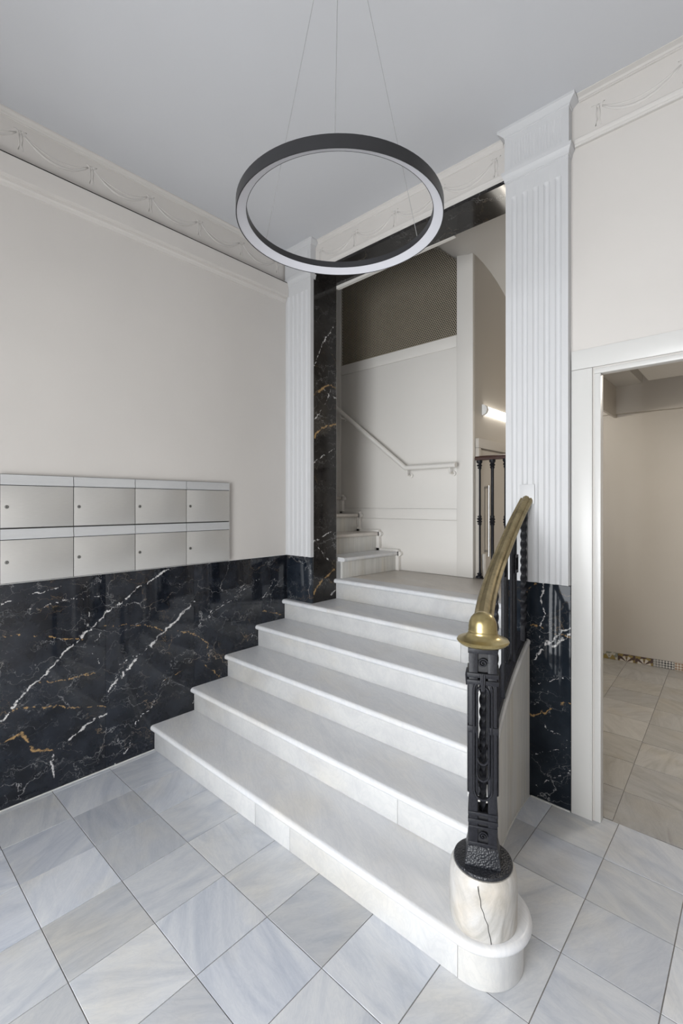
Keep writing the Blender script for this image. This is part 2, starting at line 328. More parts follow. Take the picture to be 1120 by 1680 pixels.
# ================================================================== geometry helpers
def mesh_obj(name, verts, faces, mat, parent=None, smooth=False, angle=None):
    me = bpy.data.meshes.new(name); me.from_pydata([tuple(v) for v in verts], [], faces); me.validate()
    bm = bmesh.new(); bm.from_mesh(me); bmesh.ops.recalc_face_normals(bm, faces=bm.faces); bm.to_mesh(me); bm.free()
    return link(name, me, mat, parent, smooth, angle)
def link(name, me, mat, parent=None, smooth=False, angle=None):
    if mat is not None and len(me.materials) == 0: me.materials.append(mat)
    if smooth:
        for p in me.polygons: p.use_smooth = True
        if angle: me.set_sharp_from_angle(angle=math.radians(angle))
    o = bpy.data.objects.new(name, me); COL.objects.link(o)
    if parent is not None: o.parent = parent
    return o
class MB:
    def __init__(s): s.v = []; s.f = []
    def add(s, v, f):
        k = len(s.v); s.v += [tuple(p) for p in v]; s.f += [[i + k for i in q] for q in f]; return s
    def box(s, x0, x1, y0, y1, z0, z1, mtx=None):
        v = [(x, y, z) for z in (z0, z1) for y in (y0, y1) for x in (x0, x1)]
        if mtx: v = [tuple(mtx @ Vector(p)) for p in v]
        return s.add(v, [(0, 2, 3, 1), (4, 5, 7, 6), (0, 1, 5, 4), (1, 3, 7, 5), (3, 2, 6, 7), (2, 0, 4, 6)])
    def tube(s, pts, r, n=8, closed=False, up=(0, 0, 1), flat=1.0, rs=None):
        P = [Vector(p) for p in pts]; m = len(P); rings = []
        for i, p in enumerate(P):
            a = P[(i - 1) % m] if closed or i > 0 else P[i]; b = P[(i + 1) % m] if closed or i < m - 1 else P[i]
            t = (b - a).normalized(); u = Vector(up)
            if abs(t.dot(u)) > .98: u = Vector((1, 0, 0))
            e1 = t.cross(u).normalized(); e2 = e1.cross(t)
            rr = rs[i] if rs else r
            rings.append([p + e1 * (rr * math.cos(2 * PI * k / n)) + e2 * (rr * flat * math.sin(2 * PI * k / n)) for k in range(n)])
        return s.rings(rings, closed)
    def rings(s, rings, closed=False, cap=True):
        n = len(rings[0]); m = len(rings); v = [p for r in rings for p in r]; f = []
        for i in range(m if closed else m - 1):
            j = (i + 1) % m
            for k in range(n): f.append([i * n + k, i * n + (k + 1) % n, j * n + (k + 1) % n, j * n + k])
        if not closed and cap: f.append(list(range(n - 1, -1, -1))); f.append([(m - 1) * n + k for k in range(n)])
        return s.add(v, f)
    def lathe(s, prof, cx=0, cy=0, n=24):
        return s.rings([[(cx + max(r, 1e-5) * math.cos(2 * PI * k / n), cy + max(r, 1e-5) * math.sin(2 * PI * k / n), z) for k in range(n)] for r, z in prof])
    def prism(s, poly, axis, a, b):
        """extrude a 2-D polygon along an axis from a to b; poly in the two other axes"""
        def P(p, t):
            return (t, p[0], p[1]) if axis == 'x' else (p[0], t, p[1]) if axis == 'y' else (p[0], p[1], t)
        return s.rings([[P(p, a) for p in poly], [P(p, b) for p in poly]])
    def twist(s, x, y, z0, z1, h, turns, plain=0.05, steps=60, mtx=None):
        rings = []
        for i in range(steps + 1):
            t = i / steps; z = z0 + (z1 - z0) * t
            q = min(1, max(0, (t - plain) / (1 - 2 * plain))); a = q * turns * 2 * PI + PI / 4
            rings.append([(x + h * 1.414 * math.cos(a + k * PI / 2), y + h * 1.414 * math.sin(a + k * PI / 2), z) for k in range(4)])
        if mtx: rings = [[tuple(mtx @ Vector(p)) for p in r] for r in rings]
        return s.rings(rings)
    def build(s, name, mat, parent=None, smooth=False, angle=40, bev=0.0, seg=2):
        o = mesh_obj(name, s.v, s.f, mat, parent)
        if bev:
            bm = bmesh.new(); bm.from_mesh(o.data)
            ed = [e for e in bm.edges if len(e.link_faces) == 2 and e.calc_face_angle(0) > math.radians(30)]
            bmesh.ops.bevel(bm, geom=ed, offset=bev, segments=seg, affect='EDGES', profile=0.5, clamp_overlap=True)
            bm.to_mesh(o.data); bm.free()
        if smooth or bev:
            for p in o.data.polygons: p.use_smooth = True
            o.data.set_sharp_from_angle(angle=math.radians(angle))
        return o
def empty(name, loc=(0, 0, 0)):
    o = bpy.data.objects.new(name, None); COL.objects.link(o); o.location = loc; o.empty_display_size = 0.1; return o
def tag(o, label, cat, group=None):
    o['label'] = label; o['category'] = cat
    if group: o['group'] = group
    return o
def struct(o, label, cat):
    o['kind'] = 'structure'; o['label'] = label; o['category'] = cat; return o
def box(name, x0, x1, y0, y1, z0, z1, mat, parent=None, bev=0.0):
    return MB().box(x0, x1, y0, y1, z0, z1).build(name, mat, parent, bev=bev)

CZ = 3.455          # lobby ceiling
SO = 3.207         # soffit of the black stone portal
JX0, JX1 = 0.28, 1.742   # portal reveals
# ================================================================== room shell
fl = struct(box('floor', -0.1, 3.4, -4.7, 0.27, -0.12, -0.003, M['grout']), 'lobby floor of square grey and white marble tiles', 'floor')
ce = struct(box('ceiling', -0.1, 3.4, -3.7, 0.27, CZ, CZ + 0.12, M['ceil']), 'plain pale lobby ceiling with the ring lamp hanging from it', 'ceiling')
wl = struct(MB().box(-0.14, 0.0, -3.7, 0.0, 1.106, 3.15).box(-0.14, -0.02, -3.7, 0.0, 3.15, CZ).build('wall_left', M['wall']), 'greige left wall carrying the mailboxes above black marble', 'wall')
box('wall_core', -0.14, -0.021, -3.7, 0.0, 0, 1.106, M['wall'], wl)
mb = MB()
mb.box(-0.14, JX0 - 0.02, 0.0, 0.27, 0, CZ)
mb.box(JX0 - 0.02, JX1 + 0.02, 0.016, 0.27, SO + 0.02, CZ)
mb.box(JX1 + 0.02, 2.06, 0.0, 0.27, 1.10, CZ); mb.box(JX1 + 0.02, 2.06, 0.02, 0.27, 0, 1.10)
mb.box(2.06, 3.4, 0.008, 0.06, 2.20, CZ)
mb.box(2.06, 2.1628, 0.012, 0.06, 0, 2.20); mb.box(2.1628, 3.0772, 0.012, 0.06, 2.1402, 2.20); mb.box(3.0772, 3.4, 0.012, 0.06, 0, 2.20)
wb = struct(mb.build('wall_back', M['wall']), 'greige back wall pierced by the stair portal and the side doorway', 'wall')
struct(box('wall_right', 3.3, 3.42, -3.7, 0.03, 0, CZ, M['wall']), 'greige right wall beside the camera', 'wall')
mb = MB(); mb.box(-0.14, 1.10, -3.62, -3.5, 0, CZ); mb.box(2.95, 3.42, -3.62, -3.5, 0, CZ); mb.box(1.10, 2.95, -3.62, -3.5, 2.32, CZ)
mb.box(1.0, 1.1, -4.7, -3.62, 0, 2.55); mb.box(2.95, 3.05, -4.7, -3.62, 0, 2.55); mb.box(1.0, 3.05, -4.7, -3.62, 2.40, 2.55)
struct(mb.build('wall_front', M['wall']), 'greige entrance wall with the glazed street opening', 'wall')

# ---------------- floor tiles
def slab_mesh(name, sx, sy, th=0.02, b=0.0006):
    m = MB(); m.rings([[(x, y, z) for x, y in ((-sx + o, -sy + o), (sx - o, -sy + o), (sx - o, sy - o), (-sx + o, sy - o))] for z, o in ((-th, 0), (-b, 0), (0, b))])
    me = bpy.data.meshes.new(name); me.from_pydata(m.v, [], m.f); me.materials.append(M['tile']); return me
xs = [0.030 + 0.2780 * k for k in range(-1, 13)]; xs[0] = 0.0
ys = [0.0, -0.222, -0.494, -0.779, -1.066, -1.354, -1.640, -1.920, -2.202, -2.484, -2.766, -3.048, -3.33, -3.5]
cache = {}
for i in range(len(xs) - 1):
    for j in range(len(ys) - 1):
        x0, x1 = xs[i], min(xs[i + 1], 3.3); y1, y0 = ys[j], ys[j + 1]
        if x1 - x0 < 0.02: continue
        if j == 0 and x0 > 1.9: y1 = 0.066
        if y0 > -1.02 and x1 < 1.80: continue            # wholly under the stair
        if y0 < -3.34 or x0 > 3.2: continue
        g = 0.0016; key = (round(x1 - x0, 3), round(y1 - y0, 3))
        if key not in cache: cache[key] = slab_mesh('floor_tile', (x1 - x0) / 2 - g, (y1 - y0) / 2 - g)
        o = link('tile', cache[key], None, fl); o.location = ((x0 + x1) / 2, (y0 + y1) / 2, random.uniform(-0.0006, 0.0004))

# ---------------- black marble wainscot on the left wall
pj = [-3.5, -2.47, -1.92, -1.372, -0.821, -0.262, -0.021]
for a, b in zip(pj[:-1], pj[1:]):
    box('marble_panel', -0.02, 0.0, a + 0.0006, b - 0.0006, 0.0, 1.105, M['marbleL'], wl, bev=0.0008)
box('sealant_line', -0.004, 0.0015, -3.5, -0.021, 1.1045, 1.1075, M['mastic'], wl)

# ---------------- portal lining
po = struct(empty('trim_1', (1.0, 0, 0)), 'black veined marble lining of the tall stair portal', 'portal')
def at(o, parent):            # parent at a non-zero place: keep the mesh where it is
    o.parent = parent; o.matrix_parent_inverse = Matrix.Translation(-parent.location); return o
at(box('jamb', JX0 - 0.02, JX0, -0.002, 0.245, 0.763, SO, M['marbleJ']), po)
at(box('jamb', JX1, JX1 + 0.0115, -0.004, 0.245, 0.763, SO, M['marbleJ']), po)
at(box('soffit_slab', JX0 - 0.02, 1.05, -0.002, 0.245, SO, SO + 0.02, M['marbleJ']), po)
at(box('soffit_slab', 1.051, JX1 + 0.012, -0.002, 0.245, SO, SO + 0.02, M['marbleJ']), po)

m = MB(); m.rings([[(x, 0.2455, zl), (x, 0.2745, zl), (x, 0.2745, 3.226), (x, 0.2455, 3.226)] for x, zl in ((JX0, 3.184), (1.30, 3.206))]); at(m.build('plaster_edge', M['cream']), po)

# ---------------- pilasters
def pilaster(name, x0, x1, yf, ym, nfl, label, marble, base_z0):
    e = struct(empty(name, ((x0 + x1) / 2, yf, 0)), label, 'pilaster')
    yb = 0.0
    at(box('marble_plinth', x0, x1, ym, ym + 0.019, base_z0, 1.104, marble, bev=0.0008), e)
    # fluted shaft: profile across, with rounded flutes
    W = x1 - x0; prof = [(x0, yb + 0.015)]; z0, z1 = 1.106, 3.172
    fw = 0.10 * W; ptch = (W - 0.20 * W - fw) / (nfl - 1); n = 8; dep = 0.010
    prof.append((x0, yf))
    for k in range(nfl):
        a = x0 + 0.10 * W + ptch * k; b = a + fw
        for q in range(n + 1):
            t = q / n; prof.append((a + (b - a) * t, yf + dep * math.sin(PI * t) ** 0.6))
    prof.append((x1, yf)); prof.append((x1, yb + 0.015))
    flat = [(x, (yf if 0 < i < len(prof) - 1 else y)) for i, (x, y) in enumerate(prof)]
    m = MB(); m.rings([[(x, y, z) for x, y in pr] for z, pr in ((z0, prof), (3.075, prof), (3.090, [(x, (y + fy) / 2) for (x, y), (_, fy) in zip(prof, flat)]), (3.097, flat), (z1, flat))])
    at(m.build('shaft', M['white'], smooth=True, angle=25), e)
    # neck mouldings, fluted dosseret block and crown
    def mould(nm, steps):
        q = MB()
        q.rings([[(x0 - o, 0.015, z), (x0 - o, yf - p, z), (x1 + o, yf - p, z), (x1 + o, 0.015, z)] for o, p, z in steps])
        return at(q.build(nm, M['white'], smooth=True, angle=20), e)
    mould('neck_moulding', [(0.0, 0.0, 3.172), (0.002, 0.003, 3.174), (0.002, 0.003, 3.182), (0.005, 0.006, 3.184), (0.006, 0.007, 3.194), (0.010, 0.011, 3.204), (0.016, 0.017, 3.214), (0.018, 0.018, 3.226), (0.018, 0.018, 3.232), (0.006, 0.006, 3.234)])
    d0, d1 = x0 - 0.004, x1 + 0.004; yd = yf - 0.004; nn = max(8, int(W / 0.017)); pr = [(d0, 0.015), (d0, yd), (d0 + 0.028, yd)]
    fw2 = (d1 - d0 - 0.056) / nn
    for k in range(nn):
        a = d0 + 0.028 + fw2 * k
        for q in range(1, 6):
            t = q / 6; pr.append((a + fw2 * t, yd + 0.0022 * math.sin(PI * t)))
        pr.append((a + fw2, yd))
    pr += [(d1, yd), (d1, 0.015)]
    fl2 = [(x, (yd if 0 < i < len(pr) - 1 else y)) for i, (x, y) in enumerate(pr)]
    m = MB(); m.rings([[(x, y, z) for x, y in q] for z, q in ((3.234, fl2), (3.256, fl2), (3.260, pr), (3.375, pr), (3.379, fl2), (3.422, fl2))])
    at(m.build('dosseret', M['white'], smooth=True, angle=25), e)
    mould('crown_moulding', [(0.004, 0.004, 3.412), (0.008, 0.006, 3.414), (0.008, 0.006, 3.420), (0.014, 0.012, 3.424), (0.022, 0.018, 3.432), (0.034, 0.026, 3.440), (0.036, 0.028, 3.4425), (0.036, 0.028, 3.4548)])
    return e
pilaster('trim_2', 0.001, JX0 - 0.001, -0.034, -0.021, 5, 'white fluted pilaster in the corner left of the stair portal', M['marbleC'], 0.763)
pilaster('trim_3', JX1 + 0.012, 2.061, -0.038, 0.0, 5, 'white fluted pilaster between stair portal and side doorway', M['marbleR'], 0.0)

box('sealant_line', 0.0002, 0.004, -3.4, -1.089, 0.0, 0.005, M['mastic'], wl)
box('sealant_line', 1.872, 2.06, -0.005, -0.0004, 0.0, 0.006, M['mastic'], wb)
box('plaster_patch', 1.828, 1.902, -0.0392, -0.0375, 1.50, 1.60, M['white'], wb, bev=0.0006)

# ---------------- cornices with swag frieze
def sweep_profile(name, mat, parent, prof, axis, a, b, sign=1, base=0.0):
    """prof: (projection, z)"""
    m = MB()
    if axis == 'y': poly = [(base + p * sign, z) for p, z in prof]; m.rings([[(x, a, z) for x, z in poly], [(x, b, z) for x, z in poly]])
    else: poly = [(base + p * sign, z) for p, z in prof]; m.rings([[(a, y, z) for y, z in poly], [(b, y, z) for y, z in poly]])
    return m.build(name, mat, parent, smooth=True, angle=20)
def swag(parent, axis, c, plane, sign, zt, half=0.15, mat=None):
    mat = mat or M['frieze']
    def P(u, z, d): return (plane + sign * d, u, z) if axis == 'y' else (u, plane + sign * d, z)
    pts = []; rs = []
    for i in range(17):
        t = i / 16 * 2 - 1; z = zt - 0.070 * (1 - t * t) - 0.006
        pts.append(P(c + half * t, z, -0.003)); rs.append(0.005 + 0.004 * (1 - t * t) + 0.0012 * math.sin(i * 2.6))
    m = MB(); m.tube(pts, 0.01, 8, rs=rs)
    m.tube([P(c + half * (i / 8 * 2 - 1), zt - 0.045 * (1 - (i / 8 * 2 - 1) ** 2) - 0.004, -0.0015) for i in range(9)], 0.0035, 6)
    m.build('garland', mat, parent, smooth=True, angle=180)
    return P
def ribbon(parent, axis, c, plane, sign, zt, mat=None):
    mat = mat or M['frieze']
    def P(u, z, d): return (plane + sign * d, u, z) if axis == 'y' else (u, plane + sign * d, z)
    m = MB()
    for s in (-1, 1):
        m.tube([P(c + s * 0.004, zt, -0.0005), P(c + s * 0.008, zt - 0.03, -0.0005), P(c + s * 0.005, zt - 0.06, -0.0005), P(c + s * 0.011, zt - 0.088, -0.0005)], 0.0035, 6)
        m.tube([P(c + s * (0.004 + 0.022 * math.sin(PI * q / 6)), zt + 0.010 * math.sin(2 * PI * q / 6 * .5) + 0.006 * (q / 6), -0.0005) for q in range(7)], 0.003, 6)
    m.tube([P(c, zt + 0.010, -0.002), P(c, zt - 0.005, -0.002)], 0.006, 8)
    m.build('ribbon', mat, parent, smooth=True, angle=180)
cr = [(0, 3.418), (0.004, 3.420), (0.004, 3.425), (0.007, 3.428), (0.010, 3.438), (0.018, 3.446), (0.020, 3.447), (0.020, 3.4548), (0, 3.4548)]
# left wall
t4 = struct(empty('trim_4'), 'plaster swag frieze and cornice along the top of the left wall', 'cornice')
sweep_profile('crown_moulding', M['frieze'], t4, cr, 'y', -3.5, -0.04, 1, -0.02)
yy = [-1.775 + 0.335 * k for k in range(-2, 6)]
for k, y in enumerate(yy):
    if y > -0.08: continue
    ribbon(t4, 'y', y, -0.02, 1, 3.372)
    if y + 0.168 < -0.17: swag(t4, 'y', y + 0.1675, -0.02, 1, 3.372)
# boxed ledge under the frieze with a dark strip painting the shade of its gap
t5 = struct(empty('trim_5'), 'boxed ledge with dark strip painted in as its shadow gap under the left frieze', 'ledge')
sweep_profile('ledge_box', M['wall'], t5, [(0, 3.060), (0.006, 3.062), (0.010, 3.076), (0.016, 3.084), (0.016, 3.098), (0.034, 3.104), (0.036, 3.106), (0.036, 3.203), (0, 3.203)], 'y', -3.5, -0.036)
box('gap_shade_strip', 0.0, 0.0345, -3.5, -0.04, 3.2035, 3.2095, M['dark'], t5)
# over the portal
t6 = struct(empty('trim_6'), 'plaster swag frieze and cornice above the stair portal', 'cornice')
lo = [(0, 3.2275), (0.016, 3.2275), (0.016, 3.234), (0.018, 3.236), (0.018, 3.243), (0.024, 3.250), (0.026, 3.258), (0.024, 3.262), (0, 3.266)]
sweep_profile('crown_moulding', M['frieze'], t6, cr, 'x', JX0 + 0.034, JX1 - 0.022, -1, 0.016)
sweep_profile('lower_moulding', M['frieze'], t6, lo, 'x', JX0 + 0.003, JX1 + 0.007, -1, 0.016)
for k in range(5):
    x = 0.33 + 0.337 * k
    ribbon(t6, 'x', x, 0.016, -1, 3.372)
    if k < 4: swag(t6, 'x', x + 0.1685, 0.016, -1, 3.372)
# right wall portion
t7 = struct(empty('trim_7'), 'plaster swag frieze and cornice above the side doorway', 'cornice')
cr7 = [(p * 2.1, 3.4548 - (3.4548 - z) * 0.6) for p, z in cr]
sweep_profile('crown_moulding', M['frieze'], t7, cr7, 'x', 2.098, 3.3, -1, 0.008)
lo7 = [(p * 0.8, z - 0.006) for p, z in lo]
sweep_profile('lower_moulding', M['frieze'], t7, lo7, 'x', 2.080, 3.3, -1, 0.008)
for k in range(3):
    x = 2.18 + 0.335 * k
    ribbon(t7, 'x', x, 0.008, -1, 3.372)
    swag(t7, 'x', x + 0.1675, 0.008, -1, 3.372)

# ---------------- side doorway casing
d1 = struct(empty('door_1', (2.6, 0, 0)), 'open side doorway framed by a broad pale casing', 'doorway')
at(box('casing', 2.064, 2.156, -0.001, 0.0115, 0.0, 2.146, M['casing'], bev=0.002), d1)
at(box('casing', 3.084, 3.176, -0.001, 0.0115, 0.0, 2.146, M['casing'], bev=0.002), d1)
at(box('casing_head', 2.064, 3.176, -0.001, 0.0075, 2.1475, 2.24, M['casing'], bev=0.002), d1)
at(box('jamb_lining', 2.163, 2.19, 0.010, 0.058, 0.0, 2.1165, M['casing'], bev=0.002), d1)
at(box('jamb_lining', 3.05, 3.077, 0.010, 0.058, 0.0, 2.1165, M['casing'], bev=0.002), d1)
at(box('head_lining', 2.163, 3.077, 0.010, 0.058, 2.117, 2.14, M['casing'], bev=0.002), d1)

# ================================================================== spaces beyond
# upper hall and passage
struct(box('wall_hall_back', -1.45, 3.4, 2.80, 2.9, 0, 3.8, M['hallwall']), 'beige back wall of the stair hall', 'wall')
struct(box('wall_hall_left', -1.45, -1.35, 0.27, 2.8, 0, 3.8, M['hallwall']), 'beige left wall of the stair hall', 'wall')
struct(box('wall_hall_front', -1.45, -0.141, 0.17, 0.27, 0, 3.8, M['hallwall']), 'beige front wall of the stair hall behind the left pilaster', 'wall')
# ceiling of the stair hall, sloped and vaulted
m = MB(); nx, ny = 24, 20; V = []
for j in range(ny + 1):
    y = 0.27 + (2.8 - 0.27) * j / ny
    for i in range(nx + 1):
        x = -1.45 + (1.86 + 1.45) * i / nx
        z = 3.47 if x > 0.93 else min(3.72, 3.47 + (0.93 - x) * 0.95)
        z -= 0.36 * max(0, y - 0.97) ** 2 if y < 1.9 else 0.36 * 0.93 ** 2
        V.append((x, y, z))
Fq = [[j * (nx + 1) + i, j * (nx + 1) + i + 1, (j + 1) * (nx + 1) + i + 1, (j + 1) * (nx + 1) + i] for j in range(ny) for i in range(nx)]
hc = struct(mesh_obj('ceiling_hall', V, Fq, M['hallceil'], smooth=True), 'curved pale soffit above the upper stair hall', 'ceiling')
sol = hc.modifiers.new('thick', 'SOLIDIFY'); sol.thickness = 0.05; sol.offset = 1
# bulkhead, and unseen partition added so landing and passage are lit apart
mb = MB(); mb.box(1.76, 1.86, 0.27, 1.02, 0, 3.6); mb.box(1.69, 1.712, 1.02, 2.8, 2.33, 3.6); mb.box(1.76, 1.86, 1.02, 2.8, 2.63, 3.6)
struct(mb.build('wall_passage', M['hallwall']), 'beige passage bulkhead with unseen added partition beside the landing', 'wall')
# passage ceiling
mb = MB(); mb.box(1.712, 1.925, 0.15, 2.8, 2.62, 2.75); mb.box(1.925, 3.4, 0.15, 2.8, 2.80, 2.9); mb.box(2.067, 3.4, 0.17, 2.03, 2.50, 2.55)
struct(mb.build('ceiling_passage', M['hallceil']), 'stepped pale ceiling of the passage behind the side doorway', 'ceiling')
# end wall of the passage (slightly skew) with beam and patterned skirting
def skew(x): return 2.65 + (x - 1.577) * 0.104
mb = MB()
mb.rings([[(1.08, skew(1.08) + o, z), (3.4, skew(3.4) + o, z), (3.4, skew(3.4) + o + .05, z), (1.08, skew(1.08) + o + .05, z)] for o, z in ((0.012, 0), (0.012, 2.8))])
mb.rings([[(1.08, skew(1.08) - .045, z), (3.4, skew(3.4) - .045, z), (3.4, skew(3.4) + .011, z), (1.08, skew(1.08) + .011, z)] for z in (2.36, 2.70)])
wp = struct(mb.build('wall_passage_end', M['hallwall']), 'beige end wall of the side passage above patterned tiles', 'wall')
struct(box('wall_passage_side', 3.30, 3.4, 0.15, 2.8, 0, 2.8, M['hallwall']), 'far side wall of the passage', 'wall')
bsb = struct(empty('baseboard_passage', (1.9, skew(1.9), 0)), 'skirting of patterned encaustic tiles at the passage end', 'skirting')
for (x0, x1, mt) in [(1.30, 1.575, 'band'), (1.577, 1.72, 'scrollt'), (1.722, 1.86, 'petal'), (1.862, 2.0, 'petal'), (2.002, 2.158, 'chkb'), (2.16, 2.32, 'chkt'), (2.322, 2.46, 'scrollt'), (2.462, 2.6, 'petal'), (2.602, 2.76, 'chkt'), (2.762, 2.92, 'chkb'), (2.922, 3.06, 'scrollt'), (3.062, 3.28, 'petal')]:
    wdt = x1 - x0; q = MB().box(-wdt / 2, wdt / 2, 0, 0.010, 0.0, 0.066)
    o = q.build('patterned_tile', M[mt]); o.location = ((x0 + x1) / 2, skew((x0 + x1) / 2), 0.001); o.rotation_euler = (0, 0, math.atan(0.104))
    o.parent = bsb; o.matrix_parent_inverse = Matrix.Translation(-bsb.location)
# passage floor
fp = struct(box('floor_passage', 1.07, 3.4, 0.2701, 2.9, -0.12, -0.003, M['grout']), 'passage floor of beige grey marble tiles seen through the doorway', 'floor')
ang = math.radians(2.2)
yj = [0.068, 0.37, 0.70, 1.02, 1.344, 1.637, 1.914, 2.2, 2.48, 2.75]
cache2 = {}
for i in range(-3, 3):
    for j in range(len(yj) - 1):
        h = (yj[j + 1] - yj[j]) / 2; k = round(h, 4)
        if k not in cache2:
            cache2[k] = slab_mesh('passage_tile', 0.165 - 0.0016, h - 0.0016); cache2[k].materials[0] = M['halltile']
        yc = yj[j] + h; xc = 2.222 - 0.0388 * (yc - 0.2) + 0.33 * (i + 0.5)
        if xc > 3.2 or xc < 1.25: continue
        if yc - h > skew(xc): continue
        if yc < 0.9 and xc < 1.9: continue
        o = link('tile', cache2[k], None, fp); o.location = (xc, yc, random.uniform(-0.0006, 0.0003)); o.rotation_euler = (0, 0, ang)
area('added_passage_lamp', (2.75, 1.2, 2.49), (0, 0, 0), 0.3, 0.3, 18, (1.0, 0.93, 0.83))  # unseen lamp, added because the passage came out too dark
# side wall of the lift shaft with a door below landing level
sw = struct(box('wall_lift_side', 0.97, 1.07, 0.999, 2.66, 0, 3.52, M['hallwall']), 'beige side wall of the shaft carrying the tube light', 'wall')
d2 = struct(empty('door_2', (1.08, 1.4, 0)), 'pale service door below the tube light behind the balusters', 'door')
at(box('door_leaf', 1.071, 1.085, 1.06, 1.95, 0.0, 1.93, M['hallwall']), d2)
at(box('frame_head', 1.071, 1.10, 1.005, 2.02, 1.945, 2.02, M['hallwall'], bev=0.003), d2)
at(box('frame_post', 1.071, 1.10, 1.005, 1.05, 0.0, 1.944, M['hallwall'], bev=0.003), d2)
m = MB(); m.tube([(1.12, 1.145, 1.08), (1.12, 1.145, 1.65)], 0.011, 10)
for z in (1.12, 1.635): m.tube([(1.085, 1.145, z), (1.12, 1.145, z)], 0.009, 8)
at(m.build('pull_handle', M['steel'], smooth=True), d2)
at(box('switch_plate', 1.0855, 1.10, 1.085, 1.135, 0.90, 1.10, M['plastic'], bev=0.003), d2)

# ================================================================== main marble stair
st = tag(empty('marble_staircase', (1.0, -0.5, 0)), 'white marble staircase of six steps with a rounded curtail bottom step', 'staircase')
def S(o): return at(o, st)
rise = [0.155, 0.306, 0.459, 0.614, 0.763, 0.918]
ry = [-1.088, -0.821, -0.564, -0.301, -0.046, 0.240]
def xout(y): return 1.865 + 0.21 * min(y, 0) ** 2      # outer face of the curved stringer
TH = 0.034; NO = 0.026
def bull(yf, yb, zt, th=TH, no=NO, n=8):
    r = th / 2; pr = [(yb, zt), ]
    for k in range(n + 1):
        a = PI / 2 + PI * k / n; pr.append((yf - no + r + r * 1.0 * math.cos(a), zt - r + r * math.sin(a)))
    pr.append((yb, zt - th)); return pr
def tread(nm, yf, yb, zt, x0, x1f, mat, th=TH, no=NO):
    pr = bull(yf, yb, zt, th, no); m = MB()
    m.rings([[(x0, y, z) for y, z in pr], [(x1f(y), y, z) for y, z in pr]])
    return S(m.build(nm, mat, smooth=True, angle=35))
# step 1: curtail end
CC = (2.055, -0.955); CR = 0.133
def outline(off, x0=0.002, back=-0.795):
    pts = [(x0, ry[0] - off), (0.9, ry[0] - off), (1.5, ry[0] - off), (CC[0], ry[0] - off)]
    for k in range(1, 25):
        a = -PI / 2 + (PI * 1.05) * k / 24; pts.append((CC[0] + (CR + off) * math.cos(a), CC[1] + (CR + off) * math.sin(a)))
    pts += [(1.90, back + off * 0.3), (1.5, back), (x0, back)]
    return pts
m = MB(); r = TH / 2; rg = []
rg.append([(x, y, rise[0] - TH) for x, y in outline(-0.02)])
for k in range(9):
    a = -PI / 2 + PI * k / 8; rg.append([(x, y, rise[0] - r + r * math.sin(a)) for x, y in outline(NO - r + r * math.cos(a))])
m.rings(rg); S(m.build('tread', M['tread'], smooth=True, angle=50))
def riser(x0, x1, y, z0, z1, th=0.03):
    S(box('riser', x0, x1, y, y + th, z0, z1, M['step'], bev=0.001))
cuts = [0.002, 0.999, 1.242, 2.04]
for a, b in zip(cuts[:-1], cuts[1:]): riser(a, b - 0.0015, ry[0], 0.0005, rise[0] - TH)
m = MB(); o0 = [p for p in outline(0) if p[0] >= CC[0] - 0.016 or False]
arc = [(2.04, ry[0])] + [(CC[0], ry[0])] + [(CC[0] + CR * math.cos(-PI / 2 + PI * 1.05 * k / 24), CC[1] + CR * math.sin(-PI / 2 + PI * 1.05 * k / 24)) for k in range(1, 25)] + [(1.93, -0.82), (1.93, -0.9), (2.04, -1.0)]
m.prism(arc, 'z', 0.0005, rise[0] - TH); S(m.build('curtail_riser', M['step'], smooth=True, angle=35))
# steps 2-5
inner = lambda y: xout(y) - 0.05
for k in range(1, 5):
    yb = ry[k + 1] if k < 4 else 0.238
    if k < 4:
        tread('tread', ry[k], yb + 0.02, rise[k], 0.002, inner, M['tread'])
    else:
        tread('tread', ry[k], -0.0225, rise[k], 0.002, lambda y: JX0 + 0.20, M['tread'])
        S(box('tread', JX0 + 0.002, JX0 + 0.20, -0.0222, 0.238, rise[k] - TH, rise[k], M['tread']))
        pr = bull(ry[k], yb, rise[k]); mm = MB()
        pr = [pr[0], (-0.014, rise[k]), (-0.0135, rise[k])] + pr[1:-1] + [(-0.0135, rise[k] - TH), (-0.013, rise[k] - TH), pr[-1]]
        xe = lambda y: (JX1 - 0.002) if y > -0.0136 else inner(y)
        mm.rings([[(JX0 + 0.2015, y, z) for y, z in pr], [(xe(y), y, z) for y, z in pr]])
        S(mm.build('tread', M['tread'], smooth=True, angle=35))
    xr = inner(ry[k])
    sp = {1: [0.002, 1.619, xr], 2: [0.002, xr], 3: [0.002, xr], 4: [0.002, 1.50, xr]}[k]
    for a, b in zip(sp[:-1], sp[1:]): riser(a, b - 0.0015, ry[k], rise[k - 1] + 0.0003, rise[k] - TH, 0.02)
# step 6 and landing
riser(JX0 + 0.002, JX1 - 0.002, ry[5], rise[4] + 0.0003, rise[5] - TH, 0.02)
tread('tread', ry[5], 0.37, rise[5], JX0 + 0.002, lambda y: JX1 - 0.002, M['tread'])
S(box('landing_slab', JX0 + 0.002, 1.758, 0.372, 0.995, rise[5] - TH, rise[5] - 0.001, M['landing'], bev=0.001))
S(box('landing_mass', JX0 + 0.03, 1.75, 0.29, 0.99, 0.0, rise[5] - TH - 0.001, M['string']))
